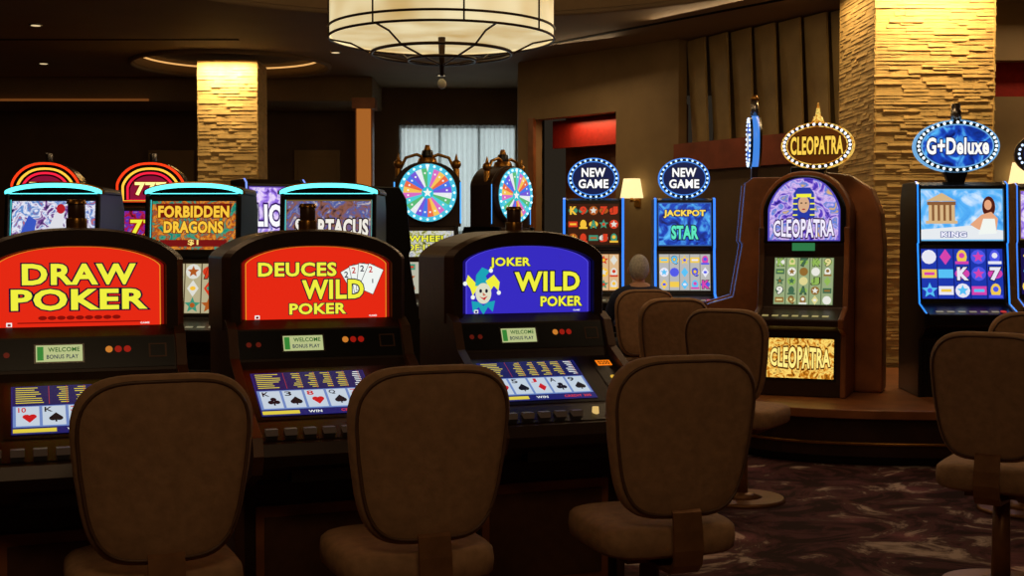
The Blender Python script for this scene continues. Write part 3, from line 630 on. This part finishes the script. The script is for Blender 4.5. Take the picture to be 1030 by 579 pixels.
cm=bpy.data.materials.new('sheer_curtain'); cm.use_nodes=True; nt=cm.node_tree; nt.nodes.clear(); o=nt.nodes.new('ShaderNodeOutputMaterial'); t=nt.nodes.new('ShaderNodeBsdfTranslucent'); t.inputs[0].default_value=(.8,.85,.85,1); d=nt.nodes.new('ShaderNodeBsdfDiffuse'); tp=nt.nodes.new('ShaderNodeBsdfTransparent')
m1=nt.nodes.new('ShaderNodeMixShader'); m2=nt.nodes.new('ShaderNodeMixShader'); m1.inputs[0].default_value=.35; m2.inputs[0].default_value=.3
nt.links.new(t.outputs[0],m1.inputs[1]); nt.links.new(d.outputs[0],m1.inputs[2]); nt.links.new(m1.outputs[0],m2.inputs[1]); nt.links.new(tp.outputs[0],m2.inputs[2]); nt.links.new(m2.outputs[0],o.inputs[0])
m=MB(); N=220; vs=[];fs=[]
for i in range(N+1):
    x=-1.74+1.80*i/N; y=BY-.05+.03*math.sin(i*.62)+.012*math.sin(i*1.7+1)
    vs+= [(x,y,.02),(x,y,3.28)]
for i in range(N): fs.append((2*i,2*i+2,2*i+3,2*i+1))
m.add(vs,fs,cm,True); m.build('sheer_curtain',None,0,False)
def sconce(p,yaw):
    E=empty('wall_sconce',p,yaw); m=MB(); m.box(-.04,.04,-.03,0,-.12,.08,GLD); m.cyl((0,-.03,-.04),(0,-.12,-.04),.012,.012,GLD,10); m.cyl((0,-.12,-.06),(0,-.12,.0),.02,.02,GLD,12); m.build('bracket',E)
    m=MB(); m.cyl((0,-.12,-.01),(0,-.12,.22),.14,.10,emi((255,225,160),1.3),24); m.build('shade',E)
q=ap(2.12,-.0); sconce((q[0],q[1],2.02),math.degrees(math.atan2(ad.y,ad.x))); sconce((5.04,12.9,2.04),0)
# ------------------------------------------------------------ chandelier
E=empty('drum_chandelier',(CHX,CHY,0)); R=.86; Zb=3.03
sm=bpy.data.materials.new('lit_fabric_shade'); sm.use_nodes=True; nt=sm.node_tree; bs=nt.nodes['Principled BSDF']; tc=nt.nodes.new('ShaderNodeTexCoord'); nz=nt.nodes.new('ShaderNodeTexNoise'); nz.inputs['Scale'].default_value=2.2; rp=nt.nodes.new('ShaderNodeValToRGB')
rp.color_ramp.elements[0].position=.3; rp.color_ramp.elements[0].color=lin((212,176,108))+(1,); rp.color_ramp.elements[1].position=.7; rp.color_ramp.elements[1].color=lin((255,238,188))+(1,)
nt.links.new(tc.outputs['Object'],nz.inputs['Vector']); nt.links.new(nz.outputs['Fac'],rp.inputs['Fac']); nt.links.new(rp.outputs['Color'],bs.inputs['Emission Color']); bs.inputs['Emission Strength'].default_value=.82; bs.inputs['Base Color'].default_value=(.5,.45,.35,1)
m=MB(); n=64
c=lambda r,z:[(r*math.cos(2*math.pi*i/n),r*math.sin(2*math.pi*i/n),z) for i in range(n)]
def band(m,r0,z0,r1,z1,mt): m.add(c(r0,z0)+c(r1,z1),[(i,(i+1)%n,n+(i+1)%n,n+i) for i in range(n)],mt,True)
band(m,R,Zb,R,3.55,sm); band(m,R*.99,3.55,R*.1,3.56,sm)
m.add(c(R*.985,Zb+.015),[list(range(n))],sm); m.build('shade',E)
m=MB(); BR=mat('aged_bronze',(60,42,26),.35,.8)
for z in (Zb,Zb+.075,3.545): m.tube(c(R+.006,z),.010,BR,6,True)
for i in range(8):
    a=2*math.pi*(i+.3)/8; x,y=(R+.006)*math.cos(a),(R+.006)*math.sin(a); m.cyl((x,y,Zb),(x,y,3.55),.007,.007,BR,6)
for r,z in ((.54,Zb-.11),(.26,Zb-.16)): m.tube(c(r,z),.013,BR,6,True)
for i in range(6):
    a=2*math.pi*i/6; ca,sa=math.cos(a),math.sin(a)
    m.tube([(R*ca,R*sa,Zb),(.70*ca,.70*sa,Zb-.03),(.54*ca,.54*sa,Zb-.11),(.26*ca,.26*sa,Zb-.16),(0,0,Zb-.20)],.008,BR,6)
m.cyl((0,0,Zb-.28),(0,0,Zb+.02),.015,.03,BR,14); m.sell((0,0,Zb-.34),(.035,.035,.04),1,1,mat('crystal_ball',(190,180,160),.1),14,10)
m.cyl((0,0,3.55),(0,0,CH+.35),.02,.02,BR,12); m.cyl((0,0,CH+.30),(0,0,CH+.35),.12,.14,BR,24)
m.build('frame',E)
# ------------------------------------------------------------ lights
WC=(1,.68,.37)
def area(loc,size,power,col=WC,rot=(0,0,0),sy=None,name='ceiling_fill'):
    l=bpy.data.lights.new(name,'AREA'); l.energy=power; l.color=col; l.size=size
    if sy: l.shape='RECTANGLE'; l.size_y=sy
    o=bpy.data.objects.new(name,l); o.location=loc; o.rotation_euler=[math.radians(a) for a in rot]; S.collection.objects.link(o); return o
area((.2,.2,3.75),1.2,28,rot=(24,0,0)); area((-4,4,3.8),1.5,7); area((3.0,4.6,3.8),1.0,12,rot=(15,0,0)); area((-3,7.5,3.8),1.5,10)  # fill lamps added at ceiling height to brighten chairs and machines, no fixtures modelled
area((1.6,8.0,3.8),1.0,16,rot=(22,0,-10)); area((-6,14,3.8),2,18); area((-1.5,15,3.8),1.5,10)  # more added fill, further into the room
area((3.67,11.15,3.82),1.0,36,(1,.70,.33),(12,0,2),.12,'column_washer'); area((2.95,12.0,3.82),.12,9,(1,.70,.33),(0,10,2),.9,'column_washer')
area((-3.72,16.72,3.80),.7,26,(1,.72,.36),(10,0,2),.12,'column_washer')
area((.7,15.6,3.8),1.4,12,(1,.72,.40),(-28,0,-40),.3,'wall_washer'); area((2.0,13.3,3.8),1.6,18,(1,.70,.38),(-34,0,-55),.3,'wall_washer')
area((5.8,12.3,3.8),2.5,16,(1,.72,.42),(-15,0,0),.3,'wall_washer')
q=ap(1.1,.2); area((q[0],q[1],3.04),.8,5,(1,.6,.3),(0,0,-46),.15,'alcove_light')
l=bpy.data.lights.new('chandelier_lamp','POINT'); l.energy=42; l.color=(1,.72,.40); l.shadow_soft_size=.3; o=bpy.data.objects.new('chandelier_lamp',l); o.location=(CHX,CHY,3.85); S.collection.objects.link(o)
m=MB()
for x,y in ((-6.2,17.2),(-5.2,14.2),(-2.2,16.2),(-7.5,15.6),(-1.0,18.4)):
    m.cyl((x,y,CH-.012),(x,y,CH+.01),.07,.07,CHR,18); m.cyl((x,y,CH-.014),(x,y,CH),.05,.05,emi((255,225,170),.8),16)
m.build('downlights')
w=bpy.data.worlds.new('w'); S.world=w; w.use_nodes=True; w.node_tree.nodes['Background'].inputs[0].default_value=(.02,.015,.01,1)
# ------------------------------------------------------------ camera
cd=bpy.data.cameras.new('camera'); cam=bpy.data.objects.new('camera',cd); S.collection.objects.link(cam)
cd.sensor_width=36; cd.lens=36*1300/1030; cam.location=(0,0,1.46); cam.rotation_euler=(math.radians(90-1.96),0,0); S.camera=cam
